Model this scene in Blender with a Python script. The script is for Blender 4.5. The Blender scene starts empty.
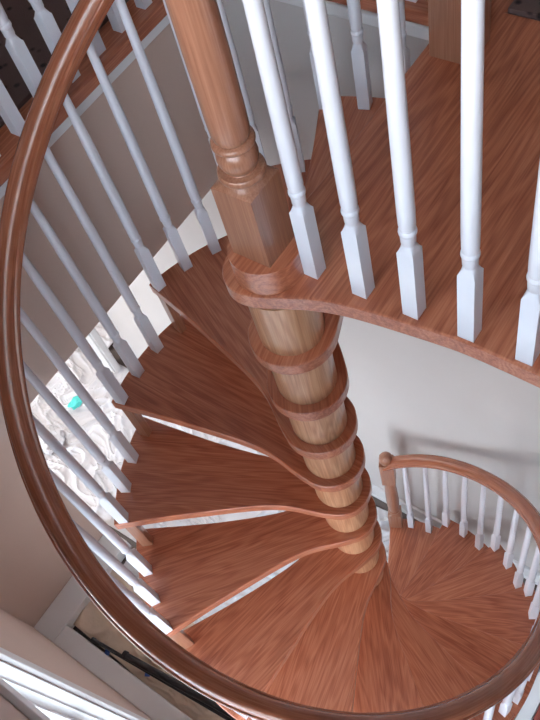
import bpy, bmesh, math, random
from mathutils import Vector, Matrix, noise
random.seed(7)
S = bpy.context.scene
COL = S.collection
PI = math.pi
# ---------------------------------------------------------------- stair geometry
H = 0.2                         # rise
TH0 = math.radians(56.082)      # angle at which the third tread begins
DTH = math.radians(25.8027)     # turn per tread
RB = 0.623                      # baluster circle
FLOOR = -2.8
LAND = 0.4
TT = 0.036                      # tread thickness

# ---------------------------------------------------------------- materials
def newmat(name):
    m = bpy.data.materials.new(name); m.use_nodes = True
    nt = m.node_tree; b = nt.nodes['Principled BSDF']
    return m, nt, b

def N(nt, t, **kw):
    n = nt.nodes.new(t)
    for k, v in kw.items():
        if k in n.inputs.keys(): n.inputs[k].default_value = v
        else: setattr(n, k, v)
    return n

def math_n(nt, op, a, b=None):
    n = nt.nodes.new('ShaderNodeMath'); n.operation = op
    for i, v in enumerate((a, b)):
        if v is None: continue
        if isinstance(v, (int, float)): n.inputs[i].default_value = v
        else: nt.links.new(v, n.inputs[i])
    return n.outputs[0]

def oak(name, dark, mid, light, axis='X', uv=False, plank=0.0, rough=0.30, coat=0.6, grain=1.0):
    m, nt, b = newmat(name)
    L = nt.links.new
    tc = N(nt, 'ShaderNodeTexCoord')
    sep = N(nt, 'ShaderNodeSeparateXYZ'); L(tc.outputs['UV' if uv else 'Object'], sep.inputs[0])
    o = [sep.outputs[0], sep.outputs[1], sep.outputs[2]]
    order = {'X': (0, 1, 2), 'Y': (1, 0, 2), 'Z': (2, 0, 1)}[axis]
    al, ac, up = (o[i] for i in order)
    oi = N(nt, 'ShaderNodeObjectInfo')
    rnd = math_n(nt, 'MULTIPLY', oi.outputs['Random'], 7.0)
    if plank > 0:
        pid = math_n(nt, 'FLOOR', math_n(nt, 'DIVIDE', ac, plank))
        wn = N(nt, 'ShaderNodeTexWhiteNoise', noise_dimensions='1D')
        L(math_n(nt, 'ADD', pid, rnd), wn.inputs['W'])
        pv = wn.outputs['Value']
        al2 = math_n(nt, 'ADD', al, math_n(nt, 'MULTIPLY', pv, 5.0))
    else:
        pv = None
        al2 = al
    al2 = math_n(nt, 'ADD', al2, rnd)
    cb = N(nt, 'ShaderNodeCombineXYZ')
    L(math_n(nt, 'MULTIPLY', al2, 1.3), cb.inputs[0]); L(math_n(nt, 'MULTIPLY', ac, 11.0), cb.inputs[1]); L(math_n(nt, 'MULTIPLY', up, 11.0), cb.inputs[2])
    n1 = N(nt, 'ShaderNodeTexNoise', Scale=1.0, Detail=3.0, Roughness=0.5); L(cb.outputs[0], n1.inputs['Vector'])
    # cathedral figure: contour lines of the stretched noise
    sn = math_n(nt, 'SINE', math_n(nt, 'MULTIPLY', n1.outputs['Fac'], 85.0))
    sn = math_n(nt, 'MULTIPLY', math_n(nt, 'ADD', sn, 1.0), 0.5)
    cb2 = N(nt, 'ShaderNodeCombineXYZ')
    L(math_n(nt, 'MULTIPLY', al2, 7.0), cb2.inputs[0]); L(math_n(nt, 'MULTIPLY', ac, 260.0), cb2.inputs[1]); L(math_n(nt, 'MULTIPLY', up, 330.0), cb2.inputs[2])
    n2 = N(nt, 'ShaderNodeTexNoise', Scale=1.0, Detail=2.0); L(cb2.outputs[0], n2.inputs['Vector'])
    v = math_n(nt, 'ADD', math_n(nt, 'MULTIPLY', sn, 0.22 * grain), math_n(nt, 'MULTIPLY', n2.outputs['Fac'], 0.78))
    v = math_n(nt, 'ADD', v, 0.11 * (1 - grain))
    if pv is not None:
        v = math_n(nt, 'ADD', v, math_n(nt, 'MULTIPLY', math_n(nt, 'SUBTRACT', pv, 0.5), 0.20))
    cr = N(nt, 'ShaderNodeValToRGB'); L(v, cr.inputs[0])
    e = cr.color_ramp.elements
    e[0].position = 0.2; e[0].color = (*dark, 1)
    e[1].position = 0.8; e[1].color = (*light, 1)
    k = cr.color_ramp.elements.new(0.5); k.color = (*mid, 1)
    L(cr.outputs[0], b.inputs['Base Color'])
    b.inputs['Roughness'].default_value = rough
    b.inputs['Coat Weight'].default_value = coat
    b.inputs['Coat Roughness'].default_value = 0.25
    bp = N(nt, 'ShaderNodeBump', Strength=0.12, Distance=0.002); L(v, bp.inputs['Height']); L(bp.outputs[0], b.inputs['Normal'])
    return m

def plain(name, col, rough=0.5, var=0.04, scale=6.0, bump=0.0, bscale=60.0, coat=0.0, metal=0.0):
    m, nt, b = newmat(name); L = nt.links.new
    tc = N(nt, 'ShaderNodeTexCoord')
    n = N(nt, 'ShaderNodeTexNoise', Scale=scale, Detail=3.0); L(tc.outputs['Object'], n.inputs['Vector'])
    cr = N(nt, 'ShaderNodeValToRGB'); L(n.outputs['Fac'], cr.inputs[0])
    cr.color_ramp.elements[0].position = .3; cr.color_ramp.elements[1].position = .7
    cr.color_ramp.elements[0].color = (*[c * (1 - var) for c in col], 1)
    cr.color_ramp.elements[1].color = (*[min(1, c * (1 + var)) for c in col], 1)
    L(cr.outputs[0], b.inputs['Base Color'])
    b.inputs['Roughness'].default_value = rough
    b.inputs['Coat Weight'].default_value = coat
    b.inputs['Metallic'].default_value = metal
    if bump:
        n2 = N(nt, 'ShaderNodeTexNoise', Scale=bscale, Detail=3.0); L(tc.outputs['Object'], n2.inputs['Vector'])
        bp = N(nt, 'ShaderNodeBump', Strength=bump, Distance=0.01); L(n2.outputs['Fac'], bp.inputs['Height']); L(bp.outputs[0], b.inputs['Normal'])
    return m

OD, OM, OL = (0.30, 0.074, 0.034), (0.47, 0.145, 0.072), (0.59, 0.225, 0.125)
M = {
    'tread': oak('oak_tread', OD, OM, OL, 'X', plank=0.085),
    'landing': oak('oak_landing', OD, OM, OL, 'X', plank=0.085),
    'edge': oak('oak_edge', OD, OM, OL, 'X'),
    'edge_y': oak('oak_edge_lengthwise', OD, OM, OL, 'Y'),
    'column': oak('oak_column', (0.42, 0.175, 0.085), (0.57, 0.28, 0.15), (0.70, 0.40, 0.235), 'Z', rough=0.28, coat=0.5),
    'newel': oak('oak_newel', (0.25, 0.098, 0.054), (0.36, 0.155, 0.092), (0.45, 0.215, 0.135), 'Z', rough=0.28, coat=0.5, grain=0.35),
    'rail': oak('oak_rail', (0.27, 0.072, 0.034), (0.39, 0.125, 0.063), (0.51, 0.19, 0.105), 'X', uv=True, rough=0.22, coat=0.7, grain=0.5),
    'white': plain('white_gloss_paint', (0.77, 0.76, 0.825), 0.32, 0.02, coat=0.25),
    'trim': plain('white_trim_paint', (0.82, 0.81, 0.82), 0.4, 0.02),
    'wall': plain('greige_wall_paint', (0.645, 0.478, 0.405), 0.75, 0.02, 3, 0.05, 220),
    'wall_pale': plain('pale_wall_paint', (0.63, 0.595, 0.585), 0.75, 0.02, 3, 0.05, 220),
    'ceiling': plain('ceiling_paint', (0.78, 0.77, 0.75), 0.8),
    'dark_floor': plain('dark_subfloor', (0.13, 0.10, 0.09), 0.6, 0.15, 8),
    'cloth': plain('white_drop_cloth', (0.76, 0.74, 0.76), 0.85, 0.03, 5, 0.5, 14),
    'tan_cloth': plain('tan_canvas', (0.74, 0.57, 0.44), 0.85, 0.08, 5, 0.4, 40),
    'black': plain('black_rod_paint', (0.020, 0.016, 0.018), 0.4, 0.1),
    'blue': plain('blue_tape', (0.05, 0.13, 0.50), 0.5),
    'teal': plain('teal_plastic', (0.10, 0.72, 0.66), 0.35),
    'slate': plain('slate_board', (0.12, 0.115, 0.135), 0.6),
    'redwood': plain('red_brown_board', (0.30, 0.07, 0.05), 0.4, 0.1),
    'bag': plain('white_plastic_bag', (0.80, 0.79, 0.82), 0.35, 0.04),
}
def carpet_mat():
    m, nt, b = newmat('brown_speckled_carpet'); L = nt.links.new
    tc = N(nt, 'ShaderNodeTexCoord')
    v = N(nt, 'ShaderNodeTexVoronoi', Scale=28.0); L(tc.outputs['Object'], v.inputs['Vector'])
    cr = N(nt, 'ShaderNodeValToRGB'); L(v.outputs['Distance'], cr.inputs[0])
    cr.color_ramp.elements[0].position = .12; cr.color_ramp.elements[0].color = (0.03, 0.02, 0.024, 1)
    cr.color_ramp.elements[1].position = .28; cr.color_ramp.elements[1].color = (0.17, 0.105, 0.10, 1)
    n = N(nt, 'ShaderNodeTexNoise', Scale=400.0); L(tc.outputs['Object'], n.inputs['Vector'])
    bp = N(nt, 'ShaderNodeBump', Strength=0.6, Distance=0.01); L(n.outputs['Fac'], bp.inputs['Height']); L(bp.outputs[0], b.inputs['Normal'])
    L(cr.outputs[0], b.inputs['Base Color']); b.inputs['Roughness'].default_value = 1.0
    return m
M['carpet'] = carpet_mat()
def glass_mat():
    m, nt, b = newmat('window_glass')
    b.inputs['Base Color'].default_value = (0.95, 0.99, 1, 1)
    b.inputs['Roughness'].default_value = 0.0
    b.inputs['Transmission Weight'].default_value = 1.0
    b.inputs['IOR'].default_value = 1.05
    return m
M['glass'] = glass_mat()

# ---------------------------------------------------------------- helpers
def link(name, bm, mat, parent=None, loc=(0, 0, 0), rz=0.0, smooth=False, bevel=0.0, seg=2):
    bmesh.ops.recalc_face_normals(bm, faces=bm.faces)
    me = bpy.data.meshes.new(name); bm.to_mesh(me); bm.free()
    if smooth:
        for p in me.polygons: p.use_smooth = True
    me.materials.append(M[mat] if isinstance(mat, str) else mat)
    o = bpy.data.objects.new(name, me); COL.objects.link(o)
    o.location = loc; o.rotation_euler = (0, 0, rz)
    if parent: o.parent = parent
    if bevel:
        md = o.modifiers.new('bevel', 'BEVEL'); md.width = bevel; md.segments = seg; md.limit_method = 'ANGLE'; md.angle_limit = math.radians(40)
    if smooth:
        md = o.modifiers.new('edge_split', 'EDGE_SPLIT'); md.split_angle = math.radians(38)
    return o

def empty(name, label, cat, loc=(0, 0, 0), rz=0.0, group=None):
    o = bpy.data.objects.new(name, None); COL.objects.link(o)
    o.empty_display_size = 0.05
    o.location = loc; o.rotation_euler = (0, 0, rz)
    tag(o, label, cat, group); return o

def tag(o, label, cat, group=None):
    o['label'] = label; o['category'] = cat
    if group: o['group'] = group
    return o

def struct(o):
    o['kind'] = 'structure'; return o

def box(bm, x0, x1, y0, y1, z0, z1):
    vs = [bm.verts.new((x, y, z)) for x in (x0, x1) for y in (y0, y1) for z in (z0, z1)]
    for f in ((0, 1, 3, 2), (4, 6, 7, 5), (0, 4, 5, 1), (2, 3, 7, 6), (0, 2, 6, 4), (1, 5, 7, 3)):
        bm.faces.new([vs[i] for i in f])
    return bm

def boxes(*bs):
    bm = bmesh.new()
    for b in bs: box(bm, *b)
    return bm

def prism(pts, z0, z1):
    bm = bmesh.new()
    lo = [bm.verts.new((x, y, z0)) for x, y in pts]; hi = [bm.verts.new((x, y, z1)) for x, y in pts]
    n = len(pts)
    bm.faces.new(hi); bm.faces.new(lo[::-1])
    for i in range(n): bm.faces.new((lo[i], lo[(i + 1) % n], hi[(i + 1) % n], hi[i]))
    return bm

def lathe(prof, n=28, bm=None):
    bm = bm or bmesh.new(); rings = []
    for r, z in prof:
        rings.append([bm.verts.new((r * math.cos(2 * PI * i / n), r * math.sin(2 * PI * i / n), z)) for i in range(n)])
    for a, b in zip(rings, rings[1:]):
        for i in range(n): bm.faces.new((a[i], a[(i + 1) % n], b[(i + 1) % n], b[i]))
    bm.faces.new(rings[0][::-1]); bm.faces.new(rings[-1])
    return bm

def square_block(w, z0, z1, neck, cham):
    """square block whose top is turned down in a shoulder to a round neck"""
    bm = bmesh.new(); h = w / 2; n = 32
    def sq(i, s, z):
        a = 2 * PI * i / n + PI / 4
        k = s / max(abs(math.cos(a)), abs(math.sin(a)))
        return (k * math.cos(a), k * math.sin(a), z)
    def rd(i, r, z):
        a = 2 * PI * i / n + PI / 4
        return (r * math.cos(a), r * math.sin(a), z)
    def mix(i, t, z):
        a, b = Vector(sq(i, h, z)), Vector(rd(i, neck, z))
        return a.lerp(b, t)
    rings = []
    for f in (lambda i: sq(i, h, z0), lambda i: sq(i, h, z1 - cham)):
        rings.append([bm.verts.new(f(i)) for i in range(n)])
    for t in (.35, .75, 1.0):
        rings.append([bm.verts.new(mix(i, t, z1 - cham + cham * t ** 1.3)) for i in range(n)])
    for a, b in zip(rings, rings[1:]):
        for i in range(n): bm.faces.new((a[i], a[(i + 1) % n], b[(i + 1) % n], b[i]))
    bm.faces.new(rings[0][::-1]); bm.faces.new(rings[-1])
    return bm

def ordinal(n):
    return ['zeroth', 'first', 'second', 'third', 'fourth', 'fifth', 'sixth', 'seventh', 'eighth', 'ninth', 'tenth', 'eleventh', 'twelfth', 'thirteenth', 'fourteenth', 'fifteenth'][n]

def copy_tree(o, parent=None):
    c = o.copy(); COL.objects.link(c); c.parent = parent
    for ch in list(o.children): copy_tree(ch, c)
    return c

def pol(r, t): return (r * math.cos(t), r * math.sin(t))

# ---------------------------------------------------------------- treads
def interp(tab, x):
    for (a, b), (c, d) in zip(tab, tab[1:]):
        if a <= x <= c: return b + (d - b) * (x - a) / (c - a)
    return tab[-1][1]
def smooth_pts(p, it=2):
    for _ in range(it):
        q = [p[0]]
        for a, b in zip(p, p[1:]):
            q += [(a[0] * .75 + b[0] * .25, a[1] * .75 + b[1] * .25), (a[0] * .25 + b[0] * .75, a[1] * .25 + b[1] * .75)]
        q.append(p[-1]); p = q
    return p
def tread_outline():
    c = lambda r, a: pol(r, (a - 0.3) * DTH)      # local x axis runs down the middle of the tread
    R = 0.653
    front = [c(R, .890), c(.5, .897), c(.385, .94), c(.29, 1.0), c(.225, 1.09), c(.175, 1.26), c(.135, 1.62), c(.108, 2.25), c(.092, 3.1)]
    front = smooth_pts(front)
    hub = [c(.089, 3.1 + (11.2 - 3.1) * i / 28) for i in range(1, 28)]
    rear = [c(.0895, 11.2), c(.1, 12.1), c(.125, 12.85), c(.165, 13.3), c(.21, 13.51), c(.37, 13.635), c(.5, 13.64), c(R, 13.632)]
    rear = smooth_pts(rear)
    k0, k1 = -.32, .890
    arc = [c(R, k0 + (k1 - k0) * i / 14) for i in range(1, 14)]
    return front + hub + rear + arc
tread0 = None
TN = 15                                            # 15 treads; index -2 .. 12
for k in range(-2, 13):
    num = k + 3
    top = -(k + 1) * H
    rz = TH0 + (k + 0.3) * DTH
    lab = {1: 'oak spiral stair tread tucked just under the landing edge, highest of the flight',
           15: 'lowest oak spiral tread, carrying the short bottom newel',
           }.get(num, 'oak spiral stair tread, %s one down from the landing' % ordinal(num))
    if tread0 is None:
        t = empty('stair_tread', lab, 'stair tread', (0, 0, top), rz, 'wedge treads of the spiral stair')
        link('tread_board', prism(tread_outline(), -TT, 0), 'tread', t, bevel=0.003)
        a = 0.545 * DTH
        bm = boxes((-.017, .017, -.012, .012, -H + .0005, -TT - .0002))
        b = link('support_block', bm, 'newel', t, bevel=0.002)
        b.location = (*pol(.615, a), 0); b.rotation_euler = (0, 0, a)
        tread0 = t
    else:
        t = copy_tree(tread0); t.location = (0, 0, top); t.rotation_euler = (0, 0, rz); t['label'] = lab
last = t
# ---------------------------------------------------------------- column of turned spacers
colm = empty('center_column', 'thick round oak centre column of stacked drums the spiral treads wrap around', 'column', (0, 0, FLOOR))
zs = [LAND] + [-(k + 1) * H for k in range(-2, 13)]
for i, zt in enumerate(zs):
    z1 = zt - (0.045 if i == 0 else TT)
    z0 = zs[i + 1] if i + 1 < len(zs) else FLOOR
    link('column_drum', lathe([(.0665, z0 - FLOOR + .0002), (.0665, z1 - FLOOR - .0002)], 40), 'column', colm, smooth=True)

# ---------------------------------------------------------------- landing
def landing_outline():
    pts = [(.85, .03), (.85, -.072), (.757, -.072), (.757, -1.0), (.008, -1.0), (.008, -.493)]
    curve = [(.008, -.493), (.010, -.426), (.010, -.358), (.005, -.308), (-.001, -.256), (-.006, -.215), (-.012, -.173), (-.020, -.133), (-.032, -.094), (-.049, -.055),
             (-.067, -.018), (-.077, .012), (-.078, .040), (-.066, .066), (-.042, .086), (-.010, .094), (.025, .088), (.06, .062), (.11, .036), (.2, .03)]
    pts += smooth_pts(curve, 2)[1:]
    return pts
lt = empty('landing_platform', 'oak plank landing at the top of the spiral stair, rounded around the column', 'landing', (0, 0, LAND))
link('landing_board', prism(landing_outline(), -.040, 0), 'landing', lt, bevel=0.004)

# ---------------------------------------------------------------- newels
def make_newel(name, label, loc, w, hb, htop, ball=False, disc=0.0, rz=0.0):
    t = empty(name, label, 'newel post', loc, rz)
    z = 0
    if disc:
        link('round_plinth', lathe([(disc, 0), (disc, .060)], 64), 'edge', t, smooth=True); z = .0602
    link('base_block', square_block(w, z, hb, w * .40, w * .16), 'newel', t, smooth=True)
    q = w * .5; s = htop - hb
    prof = [(q * .80, hb), (q * .80, hb + .002), (q * .94, hb + .003), (q * .985, hb + .006), (q * 1.0, hb + .0095), (q * .985, hb + .013), (q * .94, hb + .0155), (q * .66, hb + .0165), (q * .64, hb + .018),
            (q * .66, hb + .020), (q * .76, hb + .026), (q * .83, hb + .034), (q * .85, hb + .042), (q * .82, hb + .051), (q * .73, hb + .058), (q * .62, hb + .062),
            (q * .62, hb + .064), (q * .82, hb + .065), (q * .87, hb + .067), (q * .885, hb + .070), (q * .87, hb + .073), (q * .82, hb + .075), (q * .66, hb + .076),
            (q * .70, hb + .079), (q * .77, hb + .090), (q * .79, hb + .12), (q * .80, hb + .22), (q * .78, hb + .34), (q * .70, htop - .27), (q * .66, htop - .22)]
    link('turned_shaft', lathe(prof, 40), 'newel', t, smooth=True)
    link('top_block', boxes((-w / 2, w / 2, -w / 2, w / 2, htop - .2195, htop)), 'newel', t, bevel=.004)
    link('cap', lathe([(w * .5, htop + .0005), (w * .52, htop + .01), (w * .36, htop + .016), (w * .42, htop + .03), (w * .44, htop + .045), (w * .3, htop + .065), (w * .05, htop + .072)], 32), 'newel', t, smooth=True)
    return t
make_newel('newel_post', 'big turned oak newel on a round plinth above the centre column', (-.001, 0.005, LAND), .078, .232, 1.04, disc=.066)
make_newel('newel_post', 'square-based oak newel at the back corner of the landing', (.628, -.035, LAND), .088, .28, .94)
nb_a = TH0 + 12.86 * DTH
BN = (0.568, 0.275)
bn = empty('newel_post', 'short turned oak newel with rounded cap on the lowest spiral tread', 'newel post', (*BN, -2.6), nb_a)
w = .064
link('base_block', square_block(w, 0, .17, w * .42, .015), 'newel', bn, smooth=True)
link('turned_shaft', lathe([(w * .36, .17), (w * .45, .178), (w * .45, .186), (w * .38, .192), (w * .46, .24), (w * .49, .31), (w * .46, .43), (w * .38, .53), (w * .36, .555)], 32), 'newel', bn, smooth=True)
link('top_block', boxes((-w / 2, w / 2, -w / 2, w / 2, .5555, .765)), 'newel', bn, bevel=.004)
link('cap', lathe([(w * .38, .7655), (w * .46, .770), (w * .48, .784), (w * .45, .800), (w * .34, .815), (w * .18, .823), (w * .03, .826)], 32), 'newel', bn, smooth=True)

# ---------------------------------------------------------------- handrails
def rail_profile(w=.060, h=.060):
    # (across, up) from the underside, closed
    a = w / 2
    half = [(a * .64, 0), (a * .66, h * .16), (a * .96, h * .27), (a, h * .31), (a, h * .50), (a * .95, h * .56), (a * .80, h * .59), (a * .77, h * .63), (a * .72, h * .78), (a * .56, h * .91), (a * .30, h * .985)]
    return half + [(0, h)] + [(-x, z) for x, z in half[::-1]]
def sweep(path, prof):
    """path: list of (point, outward unit vector); prof in (out, up)"""
    bm = bmesh.new(); uvl = bm.loops.layers.uv.new('UVMap'); rings = []; s = 0; ss = []
    per = [0]
    for p, q in zip(prof, prof[1:] + prof[:1]): per.append(per[-1] + math.hypot(q[0] - p[0], q[1] - p[1]))
    for i, (p, o) in enumerate(path):
        if i: s += (Vector(p) - Vector(path[i - 1][0])).length
        ss.append(s)
        rings.append([bm.verts.new(Vector(p) + Vector(o) * a + Vector((0, 0, b))) for a, b in prof])
    n = len(prof)
    for i in range(len(rings) - 1):
        for j in range(n):
            f = bm.faces.new((rings[i][j], rings[i][(j + 1) % n], rings[i + 1][(j + 1) % n], rings[i + 1][j]))
            for lp, (u, v) in zip(f.loops, ((ss[i], per[j]), (ss[i], per[j + 1]), (ss[i + 1], per[j + 1]), (ss[i + 1], per[j]))):
                lp[uvl].uv = (u, v)
    bm.faces.new(rings[0][::-1]); bm.faces.new(rings[-1])
    return bm
def rail_z(a):                       # underside of the spiral rail at turn parameter a
    e = min(1, max(0, (a - 11.0) / 1.83)); e = e * e * (3 - 2 * e)
    return .6475 - a * .2012 + .045 * e
path = []
A0 = (math.radians(3) - TH0) / DTH; A1 = 12.83
for i in range(241):
    a = A0 + (A1 - A0) * i / 240; t = TH0 + a * DTH
    path.append(((RB * math.cos(t), RB * math.sin(t), rail_z(a)), (math.cos(t), math.sin(t), 0)))
# the foot of the rail eases into the newel
tag(link('handrail', sweep(path, rail_profile()), 'rail', smooth=True), 'long curved oak handrail spiralling down around the treads', 'handrail')
def straight_rail(p0, p1, label):
    d = (Vector(p1) - Vector(p0)).normalized(); o = Vector((d.y, -d.x, 0))
    pts = [(tuple(Vector(p0).lerp(Vector(p1), i / 8)), tuple(o)) for i in range(9)]
    return tag(link('handrail', sweep(pts, rail_profile()), 'rail', smooth=True), label, 'handrail')
straight_rail((.027, -.032, LAND + .90), (.031, -1.0, LAND + .90), 'straight oak handrail along the open front edge of the landing')
straight_rail((-.86, .712, LAND + .90), (.70, .712, LAND + .90), 'straight oak handrail along the carpeted upper floor behind the stair')
straight_rail((.735, .74, LAND + .90), (.735, .03, LAND + .90), 'straight oak handrail along the upper floor edge behind the landing')

# ---------------------------------------------------------------- balusters
_shaft = {}
def make_baluster(L, label, group, loc, rz, hb=.176, w=.028):
    t = empty('baluster', label, 'baluster', loc, rz, group)
    link('base_block', square_block(w, 0, hb, w * .37, .016), 'white', t, smooth=True)
    r = w / 2
    prof = [(r * .74, hb), (r * .74, hb + .002), (r * .84, hb + .004), (r * .88, hb + .021), (r * .84, hb + .0215), (r * .98, hb + .0235), (r * 1.02, hb + .027), (r * .98, hb + .031), (r * .84, hb + .033),
            (r * .94, hb + .042), (r * .97, hb + .07), (r * .95, hb + .16), (r * .87, hb + .36), (r * .70, L - .04), (r * .66, L)]
    link('turned_shaft', lathe(prof, 20), 'white', t, smooth=True)
    return t
def seat_len(a, top): return rail_z(a) - top + .006
where = ['at the back', 'in the middle', 'at the front nosing']
for k in range(-2, 13):
    top = -(k + 1) * H
    for m in range(3):
        j = 3 * k + m
        if k == 12 and m == 2: continue
        a = (j + .5) / 3; t = TH0 + a * DTH
        num = k + 3
        tn = 'lowest tread' if num == 15 else ('highest tread, just under the landing' if num == 1 else '%s tread down from the landing' % ordinal(num))
        lab = 'white turned baluster %s of the %s' % (where[m], tn)
        make_baluster(seat_len(a, top), lab, 'white balusters of the spiral rail', (RB * math.cos(t), RB * math.sin(t), top), t,
                      hb=.176)
fb = make_baluster(.906, 'x', 'white balusters along the landing front', (0, 0, -50), 0)
ys = [-.074, -.171, -.267, -.365, -.462, -.558, -.655, -.752, -.849]
for i, y in enumerate(ys):
    c = copy_tree(fb); c.location = ((.023, .025, .027, .029, .031)[min(i, 4)], y, LAND)
    if i: c.rotation_euler = (-.011, 0, 0)
    c['label'] = 'white turned baluster on the landing front edge, %s one from the big newel' % ordinal(i + 1)
    c['group'] = 'white balusters along the landing front'
bxs = [-.205, -.118, -.03, .058, .147, .237, .328, .415, .503, .592, .68]
for i, x in enumerate(bxs):
    c = copy_tree(fb); c.location = (x, .712, LAND)
    c['label'] = 'white baluster at the carpeted upper floor edge top left, %s from the corner' % ordinal(len(bxs) - i)
    c['group'] = 'white balusters at the carpeted floor edge'
bys = [.13, .22, .31, .40, .49, .58, .67]
for i, y in enumerate(bys):
    c = copy_tree(fb); c.location = (.735, y, LAND)
    c['label'] = 'white baluster on the upper floor edge behind the landing, %s from its newel' % ordinal(i + 1)
    c['group'] = 'white balusters behind the landing'
for ch in list(fb.children): bpy.data.objects.remove(ch)
bpy.data.objects.remove(fb)

# ---------------------------------------------------------------- setting
CEIL = 2.85; XB = -.895; XR = .712; YA = 1.675; YH = .70
XE = 3.2; YN = 4.2; YS = -2.2; XW = -2.6
def wall(name, bm, mat='wall'): return struct(link(name, bm, mat))
# wall with the windows, at left
wy0, wy1, wz0, wz1 = -.95, .60, -2.35, -.33
uy0, uy1, uz0, uz1 = -1.10, .25, .75, 2.6
x0, x1 = XB - .12, XB
wall('wall_left', boxes((x0, x1, YS, YA + .12, FLOOR, wz0), (x0, x1, YS, wy0, wz0, wz1), (x0, x1, wy1, YA + .12, wz0, wz1), (x0, x1, YS, YA + .12, wz1, .35),
                        (x0, x1, YS, YN, .35, uz0), (x0, x1, YS, uy0, uz0, uz1), (x0, x1, uy1, YN, uz0, uz1), (x0, x1, YS, YN, uz1, CEIL)))
wall('wall_back', boxes((XB, -.250, YA, YA + .12, FLOOR, -.215)))
wall('wall_header', boxes((XB, XR + .1, YH, YH + .10, -.215, LAND - .045)))
wall('wall_right', boxes((XR, XR + .10, YS, YH, FLOOR, LAND - .045), (XR, XR + .10, YH, 2.30, FLOOR, -.215)), 'wall_pale')
wall('wall_front', boxes((x0, XE, YS - .1, YS, FLOOR, CEIL)))
wall('wall_far', boxes((XW, XE, YN, YN + .1, FLOOR, CEIL)))
wall('wall_east', boxes((XE, XE + .1, YS, YN, FLOOR, CEIL)))
fy0, fy1, fz0, fz1 = 1.95, 4.05, -2.5, -.45
wall('wall_west', boxes((XW - .1, XW, YA + .12, YN, FLOOR, fz0), (XW - .1, XW, YA + .12, fy0, fz0, fz1), (XW - .1, XW, fy1, YN, fz0, fz1), (XW - .1, XW, YA + .12, YN, fz1, .35)))
wall('wall_passage', boxes((XW, x0, YA + .0, YA + .12, FLOOR, .35)))
struct(link('floor', boxes((XW, XE, YS, YN, FLOOR - .1, FLOOR)), 'dark_floor'))
struct(link('ceiling', boxes((XW, XE, YS, YN, CEIL, CEIL + .1)), 'ceiling'))
# the ceiling of the lower room with the upper floor over it
struct(link('ceiling', boxes((XW, XE, YH + .10, YN, -.215, -.17)), 'ceiling'))
struct(link('floor', boxes((x0, XE, .765, YN, .30, LAND + .008), (.83, XE, YS, .765, .30, LAND + .008), (.76, .83, YS, -.075, .30, LAND + .008)), 'carpet'))
struct(link('trim_1', boxes((XB, .70, .672, .765, LAND - .036, LAND), ), 'edge', bevel=.006))
struct(link('trim_2', boxes((.70, .829, .0305, .765, LAND - .036, LAND), ), 'edge_y', bevel=.006))
struct(link('trim_3', boxes((XB, .695, .684, .6995, LAND - .068, LAND - .0365), (.696, .7115, .0305, .684, LAND - .068, LAND - .0365)), 'trim', bevel=.004))
# low white box ledge along the foot of the lower walls
struct(link('trim_4', boxes((XB, -.250, YA - .15, YA, FLOOR, FLOOR + .10), (XB, XB + .11, YS, YA - .15, FLOOR, FLOOR + .10)), 'trim', bevel=.006))
struct(link('baseboard_right', boxes((XR - .016, XR, YS, 2.30, FLOOR, FLOOR + .135), (XR - .022, XR, YS, 2.30, FLOOR, FLOOR + .02)), 'trim', bevel=.004))
struct(link('trim_5', boxes((XR - .13, XR - .07, 2.36, 2.47, FLOOR, -.215), (XR - .118, XR - .082, 2.349, 2.36, FLOOR, -.215)), 'trim', bevel=.003))

def window(n, xin, xout, y0, y1, z0, z1, cols, rows):
    t = bpy.data.objects.new('window_%d' % n, None); COL.objects.link(t); t['kind'] = 'structure'
    t.location = (xin, (y0 + y1) / 2, z0)
    def part(name, bm, mat, **k):
        o = link(name, bm, mat, t, **k); o.location = (-xin, -(y0 + y1) / 2, -z0); return o
    c = .075
    part('casing', boxes((xin + .0005, xin + .018, y0 - c, y0, z0 - c, z1 + c), (xin + .0005, xin + .018, y1, y1 + c, z0 - c, z1 + c),
                         (xin + .0005, xin + .018, y0, y1, z1, z1 + c), (xin + .0005, xin + .018, y0, y1, z0 - c, z0)), 'trim', bevel=.004)
    part('jamb_lining', boxes((xout, xin, y0, y0 + .012, z0 + .0225, z1), (xout, xin, y1 - .012, y1, z0 + .0225, z1), (xout, xin, y0 + .012, y1 - .012, z1 - .012, z1),
                              (xin - .045, xin - .037, y1 - .020, y1 - .0125, z0 + .0225, z1 - .0125)), 'trim', bevel=.002)
    part('sill', boxes((xout, xin + .035, y0, y1, z0, z0 + .022)), 'trim', bevel=.004)
    g = .035
    xs = xout + .02
    fr = [(xs, xs + .03, y0, y0 + g, z0 + .023, z1), (xs, xs + .03, y1 - g, y1, z0 + .023, z1), (xs, xs + .03, y0 + g, y1 - g, z1 - g, z1), (xs, xs + .03, y0 + g, y1 - g, z0 + .023, z0 + .023 + g)]
    for i in range(1, cols):
        y = y0 + (y1 - y0) * i / cols; fr.append((xs, xs + .03, y - .022, y + .022, z0 + .023 + g, z1 - g))
    for i in range(1, rows):
        z = z0 + (z1 - z0) * i / rows; fr.append((xs + .004, xs + .026, y0 + g, y1 - g, z - .014, z + .014))
    part('sash_frame', boxes(*fr), 'trim')
    part('glass_pane', boxes((xs + .012, xs + .016, y0 + .01, y1 - .01, z0 + .03, z1 - .01)), 'glass')
    return t
window(1, XB, XB - .12, wy0, wy1, wz0, wz1, 3, 2)
window(2, XB, XB - .12, uy0, uy1, uz0, uz1, 3, 1)
window(3, XW, XW - .1, fy0, fy1, fz0, fz1, 2, 2)
# ground outside
struct(link('floor_outside', boxes((-30, XW - 1.5, -20, 20, -3.3, -3.2), (XW - 1.5, x0 - .3, -20, YA - .4, -3.3, -3.2)), 'ceiling'))

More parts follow.
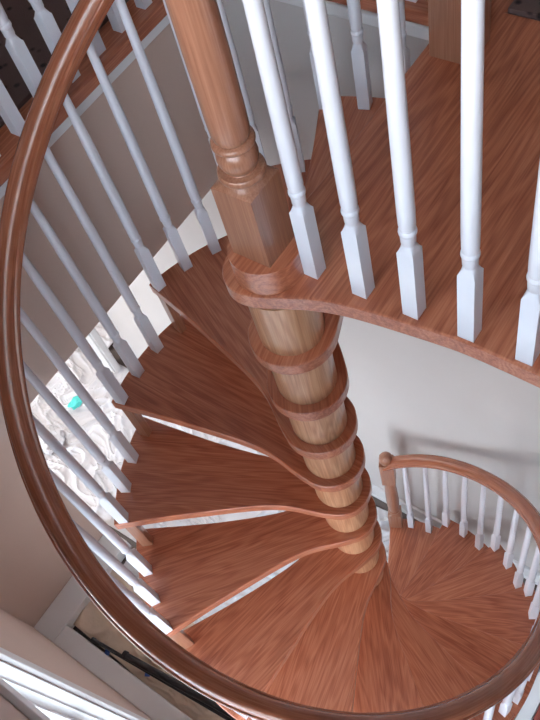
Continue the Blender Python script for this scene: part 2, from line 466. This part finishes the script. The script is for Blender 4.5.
# ---------------------------------------------------------------- drop cloths
def cloth(name, x0, x1, y0, y1, nx, ny, amp, seed, mat, label, base=.004, sc=1.0):
    bm = bmesh.new(); g = []
    for i in range(nx + 1):
        row = []
        for j in range(ny + 1):
            u, v = i / nx, j / ny
            x, y = x0 + (x1 - x0) * u, y0 + (y1 - y0) * v
            p = Vector((x * sc, y * sc, seed))
            d = noise.noise_vector(p * 2.2) * .35
            q = p + d
            r1 = 1 - abs(noise.noise(q * 3.3)) * 2.2
            r2 = 1 - abs(noise.noise(Vector((q.x * 9 + 4, q.y * 3.5, seed)))) * 2.4
            r3 = 1 - abs(noise.noise(Vector((q.x * 6 - 3, q.y * 14, seed + 5)))) * 2.4
            z = max(0, r1) ** 3 * 1.0 + max(0, r2) ** 4 * .55 + max(0, r3) ** 4 * .35 + .25 * (noise.noise(q * 1.4) + .5)
            e = min(u, 1 - u, v, 1 - v) * 8
            wob = .03 * noise.noise(Vector((x * 3, y * 3, seed + 9)))
            row.append(bm.verts.new((x + (wob if 0 < u < 1 else wob), y + wob, FLOOR + base + max(0, amp * z * min(1, .25 + e)))))
        g.append(row)
    for i in range(nx):
        for j in range(ny): bm.faces.new((g[i][j], g[i + 1][j], g[i + 1][j + 1], g[i][j + 1]))
    o = link(name, bm, mat, smooth=False)
    for p in o.data.polygons: p.use_smooth = True
    md = o.modifiers.new('thick', 'SOLIDIFY'); md.thickness = .003; md.offset = 1
    return tag(o, label, 'drop cloth')
cloth('drop_cloth', -.235, .650, -1.7, 4.0, 190, 800, .042, 1.7, 'cloth', 'rumpled white drop cloth running under the stair and beyond the wall opening', sc=1.5)
cloth('drop_cloth', .60, 1.9, 2.50, 4.05, 160, 200, .030, 8.2, 'cloth', 'white drop cloth on the floor past the white casing', base=.03, sc=1.5)
cloth('drop_cloth', -.43, -.215, -1.7, 1.50, 50, 500, .030, 5.5, 'cloth', 'narrow fold of white drop cloth between the tan canvas and the stair', base=.012, sc=1.5)
cloth('canvas_sheet', -.782, -.41, -1.2, 1.52, 80, 300, .030, 4.4, 'tan_cloth', 'tan canvas sheet bunched on the floor inside the white ledge', base=.03, sc=1.4)
def rod(p0, p1, r, label):
    d = Vector(p1) - Vector(p0); L = d.length
    bm = lathe([(r * .3, -.012), (r * 1.25, -.008), (r * 1.3, .012), (r, .016), (r, L - .016), (r * 1.3, L - .012), (r * 1.25, L + .008), (r * .3, L + .012)], 16)
    bm.transform(d.to_track_quat('Z', 'Y').to_matrix().to_4x4())
    return tag(link('curtain_rod', bm, 'black', loc=p0, smooth=True), label, 'rod', 'long black rods on the canvas')
FZ = FLOOR + .075
rod((-.765, 1.353, FZ), (-.648, .15, FZ), .010, 'thin long black rod on the tan canvas, reaching closest to the ledge corner')
rod((-.732, 1.140, FZ + .032), (-.585, -.10, FZ + .032), .018, 'thicker long black rod on the tan canvas beside the thinner one')
for (x, y, lab) in ((-.782, 1.248, 'small blue tape piece on the canvas near the ledge corner'), (-.747, .994, 'small blue tape piece on the canvas beside the thicker black rod')):
    tag(link('tape_piece', boxes((-.016, .016, -.014, .014, 0, .003)), 'blue', loc=(x + .01, y, FLOOR + .065), rz=.5, bevel=.001), lab, 'tape')
def crumple(name, loc, rx, ry, rzz, seed, mat, label, cat):
    bm = bmesh.new(); bmesh.ops.create_icosphere(bm, subdivisions=4, radius=1)
    for v in bm.verts:
        n = noise.noise(v.co * 1.6 + Vector((seed, 0, 0))) * .5 + (1 - abs(noise.noise(v.co * 3.5 + Vector((0, seed, 0)))) * 2) * .22
        c = v.co * (1 + n * .8)
        v.co = Vector((c.x * rx, c.y * ry, max(-.5, c.z) * rzz))
    o = link(name, bm, mat, loc=loc, smooth=True)
    return tag(o, label, cat)
crumple('crumpled_plastic', (.285, 2.42, FLOOR + .065), .050, .030, .018, 3.1, 'teal', 'small teal plastic scrap on the white drop cloth', 'plastic scrap')
crumple('plastic_bag', (.0, 2.40, FLOOR + .06), .075, .075, .06, 7.7, 'bag', 'crumpled white bag on the far drop cloth', 'bag')
# boards on the floor at lower right
def board(name, x0, x1, y0, y1, z0, z1, mat, label):
    return tag(link(name, boxes(((x0 - x1) / 2, (x1 - x0) / 2, (y0 - y1) / 2, (y1 - y0) / 2, 0, z1 - z0)), mat, loc=((x0 + x1) / 2, (y0 + y1) / 2, z0), bevel=.003), label, 'board')
board('floor_plank', .0, .62, -.637, -.560, FLOOR + .050, FLOOR + .068, 'slate', 'dark grey board lying on the floor beside the white trim length')
board('trim_board', .0, .62, -.700, -.640, FLOOR + .050, FLOOR + .070, 'trim', 'white trim length lying on the floor at lower right')
board('floor_plank', .0, .62, -.775, -.705, FLOOR + .050, FLOOR + .068, 'redwood', 'red brown board on the floor at the lower right edge')

# ---------------------------------------------------------------- light
wd = bpy.data.worlds.new('World'); S.world = wd; wd.use_nodes = True
wn = wd.node_tree; bg = wn.nodes['Background']; bg.inputs[1].default_value = 5.6
tcw = N(wn, 'ShaderNodeTexCoord'); sw = N(wn, 'ShaderNodeSeparateXYZ'); wn.links.new(tcw.outputs['Generated'], sw.inputs[0])
rw = N(wn, 'ShaderNodeValToRGB'); wn.links.new(math_n(wn, 'ADD', math_n(wn, 'MULTIPLY', sw.outputs[2], .5), .5), rw.inputs[0])
rw.color_ramp.elements[0].position = .47; rw.color_ramp.elements[0].color = (1.0, .94, .88, 1)
rw.color_ramp.elements[1].position = .95; rw.color_ramp.elements[1].color = (0.62, .80, 1.0, 1)
k = rw.color_ramp.elements.new(.53); k.color = (1.0, .965, .96, 1)
k = rw.color_ramp.elements.new(.70); k.color = (0.74, 0.87, 1.0, 1)
wn.links.new(rw.outputs[0], bg.inputs[0])
def portal(x, y0, y1, z0, z1):
    l = bpy.data.lights.new('window_portal', 'AREA'); l.shape = 'RECTANGLE'; l.size = z1 - z0; l.size_y = y1 - y0
    l.cycles.is_portal = True
    o = bpy.data.objects.new('window_portal', l); COL.objects.link(o)
    o.matrix_world = Matrix.Translation((x, (y0 + y1) / 2, (z0 + z1) / 2)) @ Matrix(((0, 0, -1), (0, 1, 0), (1, 0, 0))).to_4x4()
portal(x0 - .01, wy0, wy1, wz0, wz1); portal(x0 - .01, uy0, uy1, uz0, uz1); portal(XW - .11, fy0, fy1, fz0, fz1)
def lamp(x, y, z, e, size, col, name='fill_light'):
    l = bpy.data.lights.new(name, 'AREA'); l.shape = 'DISK'; l.size = size; l.energy = e; l.color = col
    o = bpy.data.objects.new(name, l); COL.objects.link(o); o.location = (x, y, z)
lamp(1.6, 1.6, CEIL - .02, 2, .4, (1, .86, .7))  # weak warm fill added upstairs, no known fitting there
lamp(.1, 2.9, -.23, 25, .35, (1, .97, .94))  # fill added to brighten the far drop cloth and wall, not a real fitting

# ---------------------------------------------------------------- camera
R = ((0.55317, 0.75859, -0.34429), (-0.81219, 0.39915, -0.42547), (-0.18533, 0.51499, 0.83692))
C = (-0.6357, -0.6869, 1.5443)
cam = bpy.data.cameras.new('Camera'); co = bpy.data.objects.new('Camera', cam); COL.objects.link(co)
cam.sensor_fit = 'HORIZONTAL'; cam.sensor_width = 36; cam.lens = 829.633 / 540 * 36; cam.clip_start = .01
mw = Matrix(R).to_4x4(); mw.translation = Vector(C); co.matrix_world = mw
S.camera = co
S.view_settings.view_transform = 'Standard'; S.view_settings.look = 'None'; S.view_settings.gamma = 1
S.view_settings.use_curve_mapping = False; S.view_settings.exposure = 0.5
